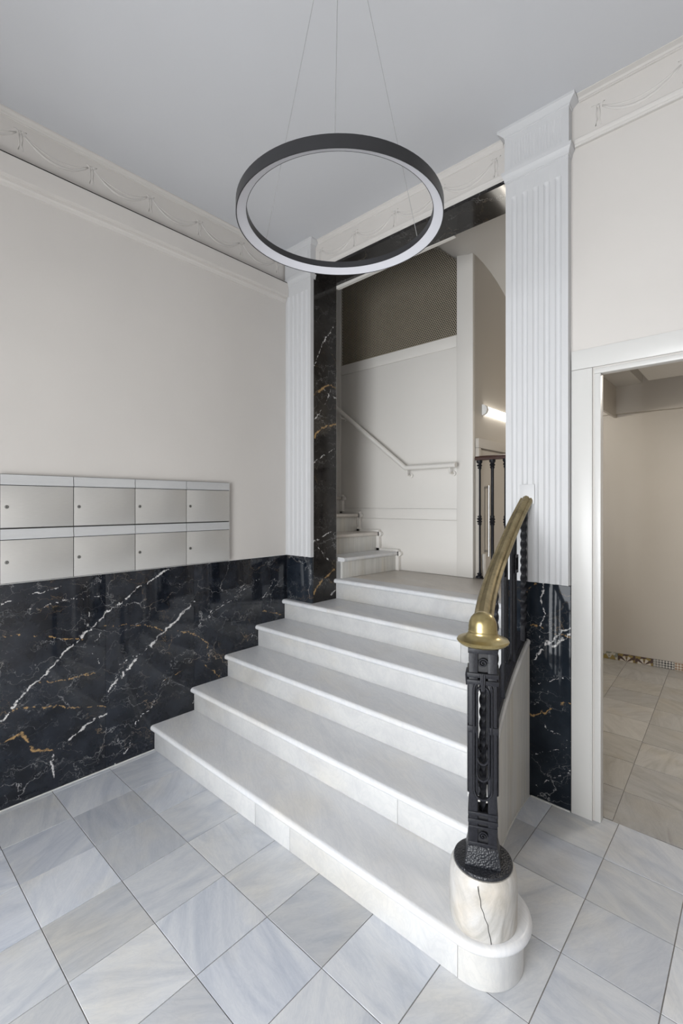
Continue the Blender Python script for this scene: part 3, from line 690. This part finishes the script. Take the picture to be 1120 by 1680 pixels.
# curved stringer: upright slabs with coping edge
def ztop(y): return 0.806 + 0.585 * y
nodes = [-0.003 - 0.725 * k / 24 for k in range(25)]
for (a, b) in ((0, 8), (8, 16), (16, 24)):
    m = MB(); rg = []
    for k in range(a, b + 1):
        y = nodes[k] - (0.0006 if k == a and a else 0); dx = 0.42 * y; nrm = Vector((1, -dx, 0)).normalized()
        po_ = Vector((xout(y), y, 0)); pi_ = po_ - nrm * 0.075; zt = max(0.16, ztop(y) - 0.02)
        zb = 0.0005 if y > -0.80 else 0.16
        rg.append([(pi_.x, pi_.y, zb), (po_.x, po_.y, zb), (po_.x, po_.y, zt), (pi_.x, pi_.y, zt)])
    m.rings(rg); S(m.build('stringer_slab', M['string'], smooth=True, angle=35))
m = MB(); rg = []
for k in range(25):
    y = nodes[k]; dx = 0.42 * y; nrm = Vector((1, -dx, 0)).normalized(); p = Vector((xout(y), y, 0)); zt = max(0.16, ztop(y) - 0.02) + 0.0005
    a = p + nrm * 0.004; b = p - nrm * 0.078
    rg.append([(b.x, b.y, zt), (a.x, a.y, zt), (a.x, a.y, zt + 0.012), (a.x - nrm.x * .008, a.y - nrm.y * .008, zt + 0.02), (b.x, b.y, zt + 0.02)])
m.rings(rg); S(m.build('stringer_coping', M['step'], smooth=True, angle=35))
m = MB(); m.tube([(xout(y) + 0.001, y, 0.002) for y in [-0.004 - 0.08 * k for k in range(9)]], 0.004, 6); S(m.build('sealant_line', M['mastic'], smooth=True))
# newel pedestal
NX, NY = 2.075, -0.985
m = MB(); m.lathe([(0.001, 0.1555), (0.104, 0.1555), (0.106, 0.165), (0.107, 0.24), (0.106, 0.305), (0.102, 0.322), (0.094, 0.333), (0.05, 0.335), (0.001, 0.335)], NX, NY, 40)
ped = S(m.build('newel_pedestal', M['pedestal'], smooth=True, angle=50)); ped['label'] = 'cracked round marble pedestal under the newel post'
# the crack: a thin dark seam standing on the surface
m = MB(); ca = [(-0.06, 0.326), (-0.03, 0.305), (0.02, 0.285), (0.03, 0.265), (0.10, 0.25), (0.13, 0.235), (0.22, 0.215), (0.24, 0.195), (0.29, 0.175), (0.31, 0.157)]
ac = math.atan2(-2.425 - NY, 2.756 - NX) - 0.08
m.tube([(NX + 0.1066 * math.cos(ac + a), NY + 0.1066 * math.sin(ac + a), z) for a, z in ca], 0.0011, 5); ck = m.build('crack', M['dark']); ck.parent = ped

# ================================================================== stair railing
rl = tag(empty('stair_railing', (NX, NY, 0.335)), 'black wrought iron stair railing with brass handrail and domed newel', 'railing')
def Rr(o): return at(o, rl)
def pth(y, c=1.86): return c + 0.22 * y * y
zr = [(-0.004, 1.553), (-0.10, 1.487), (-0.20, 1.423), (-0.30, 1.360), (-0.40, 1.304), (-0.50, 1.258), (-0.60, 1.217), (-0.70, 1.180), (-0.80, 1.149), (-0.90, 1.118), (-0.96, 1.10)]
def railz(y):
    for (a, za), (b, zb) in zip(zr[:-1], zr[1:]):
        if b <= y <= a: return za + (zb - za) * (y - a) / (b - a)
    return zr[0][1] if y > zr[0][0] else zr[-1][1]
prof = [(-0.032, -0.006), (-0.033, 0.004), (-0.026, 0.014), (-0.018, 0.012), (-0.012, 0.020), (0, 0.024), (0.012, 0.020), (0.018, 0.012), (0.026, 0.014), (0.033, 0.004), (0.032, -0.006), (0.022, -0.016), (-0.022, -0.016)]
m = MB(); rg = []; ysr = [-0.0135 - 0.9465 * k / 40 for k in range(41)]
for y in ysr:
    z = (railz(min(-0.004, y + 0.03)) + railz(y) + railz(max(-0.96, y - 0.03))) / 3
    t = Vector((0.44 * y, 1, (railz(y + .03) - railz(y - .03)) / .06 if -0.93 < y < -0.035 else 0.62 if y > -0.5 else 0.33)).normalized()
    sx = t.cross(Vector((0, 0, 1))).normalized(); up = sx.cross(t)
    c = Vector((pth(y), y, z - 0.012))
    rg.append([c + sx * a + up * b for a, b in prof])
m.rings(rg); hr = Rr(m.build('handrail', M['brass'], smooth=True, angle=28)); hr['label'] = 'aged brass moulded handrail'
# iron bearer on the stringer
m = MB(); rg = []
for k in range(25):
    y = nodes[k] - 0.008; nrm = Vector((1, -0.42 * y, 0)).normalized(); zt = max(0.19, ztop(y) + 0.004); a = Vector((xout(y), y, 0)) - nrm * 0.013; b = a - nrm * 0.056
    rg.append([(b.x, b.y, zt), (a.x, a.y, zt), (a.x, a.y, zt + 0.034), (b.x, b.y, zt + 0.034)])
m.rings(rg); Rr(m.build('bearer_bar', M['iron'], smooth=True, angle=35))
def bx_(y): return xout(y) - 0.044 + 0.004
def zb_(y): return max(ztop(y) + 0.03, 0.36)
for y in (-0.052, -0.53):
    m = MB(); m.twist(pth(y) - 0.008, y, zb_(y), railz(y) - 0.022, 0.0115, 3.2, 0.10); Rr(m.build('twisted_baluster', M['iron'], smooth=True, angle=50))
def scroll(mb, c, ex, r0, turns=1.75, rad=0.004, n=40):
    pts = []; C = Vector(c); ex = Vector(ex).normalized()
    for i in range(n + 1):
        t = i / n; a = 2 * PI * turns * t; r = r0 * (1 - 0.86 * t)
        pts.append(C + ex * (r * math.cos(a)) + Vector((0, 0, r * math.sin(a))))
    return mb.tube(pts, rad, 6, up=ex.cross(Vector((0, 0, 1))))
for bay in (0, -0.48):
    for y, zc in ((-0.18 + bay, 1.21), (-0.37 + bay, 1.20)):
        x = pth(y) - 0.008; zc = zc + (0 if bay == 0 else -0.20); a = math.atan2(0.44 * y, 1)
        ex = Vector((-math.sin(-a), math.cos(a), 0)); tn = Matrix.Translation((x, y, 0)) @ Matrix.Rotation(-a, 4, 'Z')
        m = MB(); m.box(-0.008, 0.008, -0.008, 0.008, zb_(y), zc - 0.044, tn); m.box(-0.008, 0.008, -0.008, 0.008, zc + 0.044, railz(y) - 0.022, tn)
        ba = Rr(m.build('baluster', M['iron'], bev=0.0015))
        m = MB(); m.box(-0.010, 0.010, -0.024, 0.024, zc - 0.044, zc - 0.030, tn); m.box(-0.010, 0.010, -0.024, 0.024, zc + 0.030, zc + 0.044, tn)
        m.box(-0.010, 0.010, -0.024, -0.019, zc - 0.030, zc + 0.030, tn); m.box(-0.010, 0.010, 0.019, 0.024, zc - 0.030, zc + 0.030, tn)
        scroll(m, (x, y, zc), ex, 0.019)
        sb = m.build('scroll_block', M['iron'], smooth=True, angle=40); sb.parent = ba
    # long rounded loop between the two bars
    y0, y1 = -0.232 + bay, -0.318 + bay; yc = (y0 + y1) / 2; rr = (y0 - y1) / 2; zt = 1.315 if bay == 0 else 1.10; zb2 = 0.80 if bay == 0 else 0.54
    pts = []
    for k in range(13): a = PI * k / 12; pts.append((pth(yc + rr * math.cos(a)) - 0.008, yc + rr * math.cos(a), zt + rr * math.sin(a)))
    for k in range(13): a = PI + PI * k / 12; pts.append((pth(yc + rr * math.cos(a)) - 0.008, yc + rr * math.cos(a), zb2 + rr * math.sin(a)))
    m = MB(); m.tube(pts, 0.0085, 8, closed=True, up=(1, 0, 0)); Rr(m.build('oval_loop', M['iron'], smooth=True, angle=60))
# ---- newel post
ROT = Matrix.Translation((NX, NY, 0)) @ Matrix.Rotation(math.radians(25.6), 4, 'Z')
def nbox(mb, x0, x1, y0, y1, z0, z1): return mb.box(x0, x1, y0, y1, z0, z1, ROT)
Hh = 0.043
def nl(x, y, z): return tuple(ROT @ Vector((x, y, z)))
m = MB()
for sx in (-1, 1):
    for sy in (-1, 1):
        a0, a1 = sorted((sx * Hh, sx * (Hh - 0.0275))); b0, b1 = sorted((sy * Hh, sy * (Hh - 0.006)))
        nbox(m, a0, a1, b0, b1, 0.405, 1.035)
        a0, a1 = sorted((sx * Hh, sx * (Hh - 0.006))); b0, b1 = sorted((sy * (Hh - 0.006), sy * (Hh - 0.0275)))
        nbox(m, a0, a1, b0, b1, 0.405, 1.035)
nw = Rr(m.build('newel_post', M['iron'], bev=0.0012)); nw['label'] = 'openwork cast iron newel post'
def sub(o, par, root):
    o.parent = par; return o
for z0, z1, o in ((1.022, 1.038, 0.003), (0.946, 0.960, 0.006), (0.924, 0.938, 0.006), (0.505, 0.515, 0.003), (0.480, 0.492, 0.003), (0.462, 0.470, 0.002), (0.405, 0.418, 0.001)):
    a_ = Hh + o; i_ = Hh - 0.006; m = MB()
    m.rings([[nl(sx * r_, sy * r_, z) for sx, sy in ((-1, -1), (1, -1), (1, 1), (-1, 1))] for r_, z in ((i_, z0), (a_, z0), (a_, z1), (i_, z1))], closed=True)
    sub(m.build('band', M['iron'], bev=0.0012), nw, rl)
for sx in (-1, 1):
    for sy in (-1, 1):
        a_ = Hh + 0.004; b_ = Hh - 0.024; c_ = Hh - 0.004
        L = [(a_, a_), (b_, a_), (b_, c_), (c_, c_), (c_, b_), (a_, b_)]
        m = MB(); m.rings([[nl(sx * p, sy * q, z) for p, q in L] for z in (0.768, 0.790)]); sub(m.build('middle_collar', M['iron'], bev=0.0012), nw, rl)
m = MB()
for z0_, z1_ in ((0.962, 1.034), (0.408, 0.500)):
    m = MB(); nbox(m, -Hh + 0.0065, Hh - 0.0065, -Hh + 0.0065, Hh - 0.0065, z0_, z1_); sub(m.build('inner_block', M['matblack']), nw, rl)
exv = ROT.to_3x3() @ Vector((1, 0, 0)); eyv = ROT.to_3x3() @ Vector((0, 1, 0))
for fi, (ax, f) in enumerate((('y', -1), ('x', 1), ('y', 1), ('x', -1))):
    ex = exv if ax == 'y' else eyv
    def FP(u, d, z): return nl(u, f * d, z) if ax == 'y' else nl(f * d, u, z)
    for zc, r0 in ((0.992, 0.015), (0.440, 0.014)):
        m = MB(); scroll(m, FP(0, Hh - 0.001, zc), ex, r0, 1.8, 0.0030); sub(m.build('scroll', M['iron'], smooth=True, angle=60), nw, rl)
    for (ww, za, zz2) in ((0.0275, 0.905, 0.590), (0.0185, 0.895, 0.640), (0.0165, 0.80, 0.690)):
        pts = [FP(ww * math.cos(PI * k / 12), Hh + 0.002, za + ww * 1.2 * math.sin(PI * k / 12)) for k in range(13)] + [FP(ww * math.cos(PI + PI * k / 12), Hh + 0.002, zz2 + ww * 1.2 * math.sin(PI + PI * k / 12)) for k in range(13)]
        if ww < 0.017: pts = pts[13:]
        m = MB(); m.tube(pts, 0.0042, 6, closed=ww > 0.017, up=tuple(ROT.to_3x3() @ (Vector((0, 1, 0)) if ax == 'y' else Vector((1, 0, 0))))); sub(m.build('oval_loop', M['iron'], smooth=True, angle=60), nw, rl)
    m = MB()
    for q in (-0.0055, 0, 0.0055): m.tube([FP(q, Hh + 0.006, 0.958), FP(q, Hh + 0.010, 0.938), FP(q * .6, Hh + 0.008, 0.905)], 0.0028, 6)
    sub(m.build('ribbon_clasp', M['iron'], smooth=True, angle=60), nw, rl)
m = MB(); m.twist(0, 0, 0.42, 1.02, 0.0085, 3.5, 0.04, 70, ROT); sub(m.build('twisted_core', M['iron'], smooth=True, angle=50), nw, rl)
m = MB()
m.rings([[nl(sx * a, sy * a, z) for sx, sy in ((-1, -1), (1, -1), (1, 1), (-1, 1))] for a, z in ((0.056, 0.3475), (0.055, 0.356), (0.049, 0.385), (0.048, 0.402), (0.045, 0.408))])
Rr(m.build('newel_foot', M['hammer'], bev=0.003))
m = MB(); m.lathe([(0.001, 0.3355), (0.092, 0.3355), (0.093, 0.340), (0.091, 0.345), (0.085, 0.3475), (0.001, 0.3475)], NX, NY, 40); Rr(m.build('base_plate', M['hammer'], smooth=True, angle=40))
m = MB(); m.lathe([(0.001, 1.038), (0.055, 1.038), (0.074, 1.044), (0.081, 1.050), (0.083, 1.054), (0.080, 1.059), (0.066, 1.063), (0.054, 1.069), (0.048, 1.077), (0.046, 1.083), (0.047, 1.086), (0.045, 1.090), (0.0455, 1.100), (0.043, 1.115), (0.037, 1.129), (0.028, 1.139), (0.016, 1.146), (0.001, 1.148)], NX, NY, 40)
cp = Rr(m.build('domed_cap', M['brass2'], smooth=True, angle=40)); cp['label'] = 'polished brass domed newel cap with wide brim'

# ================================================================== upper flight, partition, wall handrail
us = tag(empty('upper_staircase', (0.3, 0.6, 0.918)), 'narrow upper stone flight climbing left from the landing', 'staircase')
ux = [0.355, 0.140, -0.095, -0.31, -0.53, -0.75]; uz = [1.081, 1.246, 1.410, 1.572, 1.735, 1.9]
for k in range(6):
    xb = ux[k + 1] if k < 5 else -1.27
    r = 0.016; pr = [(xb - 0.02, uz[k])] + [(ux[k] + 0.024 - r + r * math.cos(PI / 2 - PI * q / 8), uz[k] - r + r * math.sin(PI / 2 - PI * q / 8)) for q in range(9)] + [(xb - 0.02, uz[k] - 2 * r)]
    m = MB(); m.rings([[(x - 0.035, 0.272, z) for x, z in pr], [(x, 0.93, z) for x, z in pr]]); at(m.build('tread', M['landing'] if k else M['tread'], smooth=True, angle=35), us)
    m = MB(); zb = (uz[k - 1] if k else 0.918) + 0.0005
    m.rings([[(ux[k] - 0.035, 0.272, z), (ux[k], 0.93, z), (ux[k] - 0.02, 0.93, z), (ux[k] - 0.055, 0.272, z)] for z in (zb, uz[k] - 2 * r)]); at(m.build('riser', M['string'], smooth=False), us)
    # painted skirting return against the partition
    m = MB(); m.box(ux[k] - 0.03, ux[k] + 0.032, 0.931, 0.9645, zb, uz[k] - 2 * r); m.tube([(ux[k] + 0.034, 0.931, uz[k] - r), (ux[k] + 0.034, 0.962, uz[k] - r)], 0.022, 12)
    at(m.build('painted_return', M['cream'], smooth=True, angle=40), us)
    m = MB(); m.box(xb, ux[k] + 0.03, 0.931, 0.9645, uz[k] - 2 * r, uz[k] + 0.02); at(m.build('painted_return', M['cream']), us)

pt = tag(empty('panelled_partition', (0.3, 0.98, 0.918)), 'cream panelled metal partition with perforated screen behind the stair portal', 'partition')
def Pp(o): return at(o, pt)
Y0 = 0.965
Pp(box('corner_post', 0.931, 1.0695, Y0, 0.998, 0.9185, 3.50, M['cream'], bev=0.002))
Pp(box('left_stile', -0.46, -0.331, Y0, 0.998, 0.9185, 3.75, M['cream'], bev=0.002))
Pp(box('lower_panel', -0.33, 0.9295, Y0 + 0.003, 0.998, 0.9185, 1.367, M['cream'], bev=0.0015))
Pp(box('middle_rail', -0.33, 0.9295, Y0 + 0.0015, 0.998, 1.3685, 1.460, M['cream'], bev=0.0015))
Pp(box('main_panel', -0.33, 0.9295, Y0 + 0.003, 0.998, 1.4615, 2.764, M['cream'], bev=0.0015))
Pp(box('upper_rail', -0.33, 0.9295, Y0, 0.998, 2.7655, 2.860, M['cream'], bev=0.0015))
Pp(box('left_extension', -1.34, -0.461, Y0, 0.998, 0.9185, 3.75, M['cream']))
# perforated sheet: honeycomb with real holes
m = MB(); pit = 0.0172; hx = pit / 2; V = []; Fc = []
z = 2.863; row = 0
while z < 3.70:
    x = -0.325 + (hx if row % 2 else 0)
    while x < 0.925:
        lim = 3.70 if x < 0.72 else 3.665 - (x - 0.72) * 0.93
        if z < lim:
            b = len(V)
            for k in range(6):
                a = PI / 6 + PI / 3 * k; V.append((x + 0.5774 * pit * math.cos(a), Y0 + 0.012, z + 0.5774 * pit * math.sin(a)))
            for k in range(6):
                a = PI / 6 + PI / 3 * k; V.append((x + 0.41 * pit * math.cos(a), Y0 + 0.012, z + 0.41 * pit * math.sin(a)))
            for k in range(6): Fc.append([b + k, b + (k + 1) % 6, b + 6 + (k + 1) % 6, b + 6 + k])
        x += pit
    z += pit * 0.866; row += 1
me = bpy.data.meshes.new('perforated_screen'); me.from_pydata(V, [], Fc)
ms = Pp(link('perforated_screen', me, M['mesh'])); ms['kind'] = 'stuff'; ms['label'] = 'bronze perforated metal screen'
sd = ms.modifiers.new('thick', 'SOLIDIFY'); sd.thickness = 0.0015
Pp(box('shaft_shade_sheet', -1.34, 0.965, 1.06, 1.08, 2.0, 4.3, M['dark']))  # added dark sheet, its colour stands in for the unlit shaft

wh = tag(empty('wall_handrail', (0.5, 0.9, 1.8)), 'white tubular wall handrail with an upward bend on the cream partition', 'handrail')
m = MB(); pts = [(0.955, 0.893, 1.809), (0.50, 0.893, 1.809), (0.482, 0.893, 1.812), (0.468, 0.893, 1.822), (-0.55, 0.893, 2.610)]
m.tube(pts, 0.0205, 14, up=(0, 1, 0)); at(m.build('rail', M['cream'], smooth=True, angle=50), wh)
for x, z in ((0.905, 1.789), (0.497, 1.789), (-0.27, 2.372)):
    m = MB(); m.tube([(x, 0.893, z), (x, 0.893, z - 0.030), (x, 0.905, z - 0.042), (x, 0.966, z - 0.042)], 0.0075, 8, up=(1, 0, 0)); m.tube([(x, 0.955, z - 0.042), (x, 0.9645, z - 0.042)], 0.022, 14)
    at(m.build('bracket', M['cream'], smooth=True, angle=50), wh)
m = MB(); m.tube([(0.9555, 0.893, 1.809), (0.963, 0.893, 1.809)], 0.0215, 14); at(m.build('end_cap', M['cream'], smooth=True, angle=50), wh)

# ---- tube light on the shaft side wall
tl = tag(empty('tube_light', (1.071, 1.5, 2.26)), 'lit white tube light on the side wall behind the portal', 'wall light')
def half_round(y0, y1, r, c=(1.0715, 2.262), n=12):
    return [[(c[0] + r * math.cos(-PI / 2 + PI * k / n), y, c[1] + r * math.sin(-PI / 2 + PI * k / n)) for k in range(n + 1)] for y in (y0, y1)]
m = MB(); m.rings(half_round(1.152, 2.30, 0.036)); at(m.build('diffuser', M['glow'], smooth=True, angle=60), tl)
for y0, y1 in ((1.12, 1.1515), (2.3005, 2.335)):
    m = MB(); m.rings(half_round(y0, y1, 0.043)); at(m.build('end_cap', M['plastic'], smooth=True, angle=60), tl)
lt = area('tube_glow', (1.14, 1.72, 2.262), (0, -PI / 2, 0), 0.05, 1.1, 5.5, (1.0, 0.93, 0.82))

# ---- balustrade at the landing edge
bl = tag(empty('landing_balustrade', (1.3, 1.02, 0.918)), 'mahogany topped iron balustrade at the landing edge behind the portal', 'balustrade')
m = MB(); m.rings([[(x, 1.02 + a, 1.862 + b) for a, b in ((-0.026, -0.018), (-0.028, 0.0), (-0.02, 0.012), (0, 0.018), (0.02, 0.012), (0.028, 0.0), (0.026, -0.018))] for x in (1.073, 1.757)])
at(m.build('top_rail', M['wood'], smooth=True, angle=40), bl)
for k in range(6):
    x = 1.098 + 0.107 * k
    m = MB(); m.lathe([(0.0010, 0.921), (0.0286, 0.921), (0.0286, 0.93), (0.0156, 0.942), (0.0208, 0.952), (0.0143, 0.962), (0.0123, 1.0), (0.0117, 1.33), (0.0182, 1.345), (0.0143, 1.352), (0.0221, 1.362), (0.0143, 1.372), (0.0221, 1.383), (0.0143, 1.393), (0.0182, 1.402), (0.0117, 1.415), (0.0117, 1.77), (0.0182, 1.785), (0.0143, 1.792), (0.0221, 1.803), (0.0143, 1.815), (0.0234, 1.828), (0.0234, 1.843), (0.0010, 1.843)], x, 1.02, 14)
    at(m.build('baluster', M['iron'], smooth=True, angle=50), bl)
at(box('base_bar', 1.073, 1.757, 0.998, 1.042, 0.908, 0.9205, M['iron'], bev=0.002), bl)

# ================================================================== mailboxes
ym = [-1.869, -1.546, -1.217, -0.890, -0.566]; zm = [1.1095, 1.380, 1.648]; DX = -0.030
pos = ['leftmost, cut by the photo edge', 'second from the left', 'third from the left', 'rightmost, nearest the corner pilaster']
for rrow in (1, 0):
    for c in range(4):
        y0, y1, z0, z1 = ym[c], ym[c + 1], zm[rrow], zm[rrow + 1]
        e = empty('mailbox', (0.001, (y0 + y1) / 2, z0))
        tag(e, '%s row aluminium wall mailbox, %s' % ('upper' if rrow else 'lower', pos[c]), 'mailbox', 'aluminium mailboxes on the left wall')
        g = 0.0018
        at(box('body', 0.001, 0.022, y0 + 0.001, y1 - 0.001, z0 + 0.0012, z1 - 0.0012, M['matblack']), e)
        dr = at(box('door', 0.0223, 0.0295, y0 + g, y1 - g, z0 + 0.004, z1 - 0.057, M['alu'], bev=0.0009), e)
        m = MB(); zt, zb = z1 - 0.003, z1 - 0.0535
        prf = [(0.0223, zb), (0.0315, zb), (0.0325, zb + 0.003), (0.0305, zb + 0.014), (0.0285, zb + 0.028), (0.0295, zt - 0.008), (0.0300, zt), (0.0223, zt)]
        m.rings([[(x, yq, z) for x, z in prf] for yq in (y0 + g, y1 - g)]); at(m.build('letter_flap', M['alu_lit'], smooth=True, angle=35), e)
        ly, lz = y0 + 0.026, z0 + 0.106
        m = MB(); rg = [[(x, ly + r * math.cos(2 * PI * k / 16), lz + r * math.sin(2 * PI * k / 16)) for k in range(16)] for r, x in ((0.0092, 0.0296), (0.0092, 0.0312), (0.0075, 0.0320), (0.0052, 0.0320), (0.005, 0.0312))]
        m.rings(rg); sub(m.build('lock', M['lock'], smooth=True, angle=40), dr, e)
        m = MB(); m.box(0.0312, 0.0322, ly - 0.0008, ly + 0.0008, lz - 0.0035, lz + 0.0035); sub(m.build('keyhole', M['dark']), dr, e)

# ================================================================== ring pendant
rp = tag(empty('ring_pendant_lamp', (1.642, -1.205, 2.5)), 'black ring pendant lamp with white diffuser hanging on thin wires', 'pendant lamp')
RC = (1.642, -1.205); R0 = 0.361; z0 = 2.490; n = 96
def ring(prof, name, mat):
    rg = [[(RC[0] + r * math.cos(2 * PI * k / n), RC[1] + r * math.sin(2 * PI * k / n), z) for r, z in prof] for k in range(n)]
    m = MB(); m.rings(rg, closed=True); return at(m.build(name, mat, smooth=True, angle=30), rp)
ring([(R0, z0), (R0, z0 + 0.040), (R0 - 0.036, z0 + 0.040), (R0 - 0.036, z0 + 0.0165), (R0 - 0.0345, z0 + 0.0160), (R0 - 0.0345, z0 + 0.022), (R0 - 0.003, z0 + 0.008), (R0 - 0.003, z0)], 'housing', M['matblack'])
ring([(R0 - 0.0032, z0 + 0.0010), (R0 - 0.0032, z0 + 0.0075), (R0 - 0.0343, z0 + 0.0215), (R0 - 0.0343, z0 + 0.0165)], 'diffuser', M['opal'])
for a in (191.0, 70.0, 310.0):
    ra = math.radians(a); p = (RC[0] + 0.342 * math.cos(ra), RC[1] + 0.342 * math.sin(ra), z0 + 0.0395); q = (RC[0] + 0.092 * math.cos(ra), RC[1] + 0.092 * math.sin(ra), CZ - 0.025)
    m = MB(); m.tube([p, q], 0.0010, 6); wv = at(m.build('suspension_wire', M['wire'], smooth=True), rp)
    m = MB(); m.tube([p, (p[0], p[1], p[2] + 0.012)], 0.0035, 8); sub(m.build('wire_grip', M['plastic'], smooth=True), wv, rp)
m = MB(); m.lathe([(0.001, CZ - 0.026), (0.100, CZ - 0.026), (0.102, CZ - 0.024), (0.102, CZ - 0.0004), (0.001, CZ - 0.0004)], RC[0], RC[1], 40); at(m.build('ceiling_canopy', M['plastic'], smooth=True, angle=40), rp)
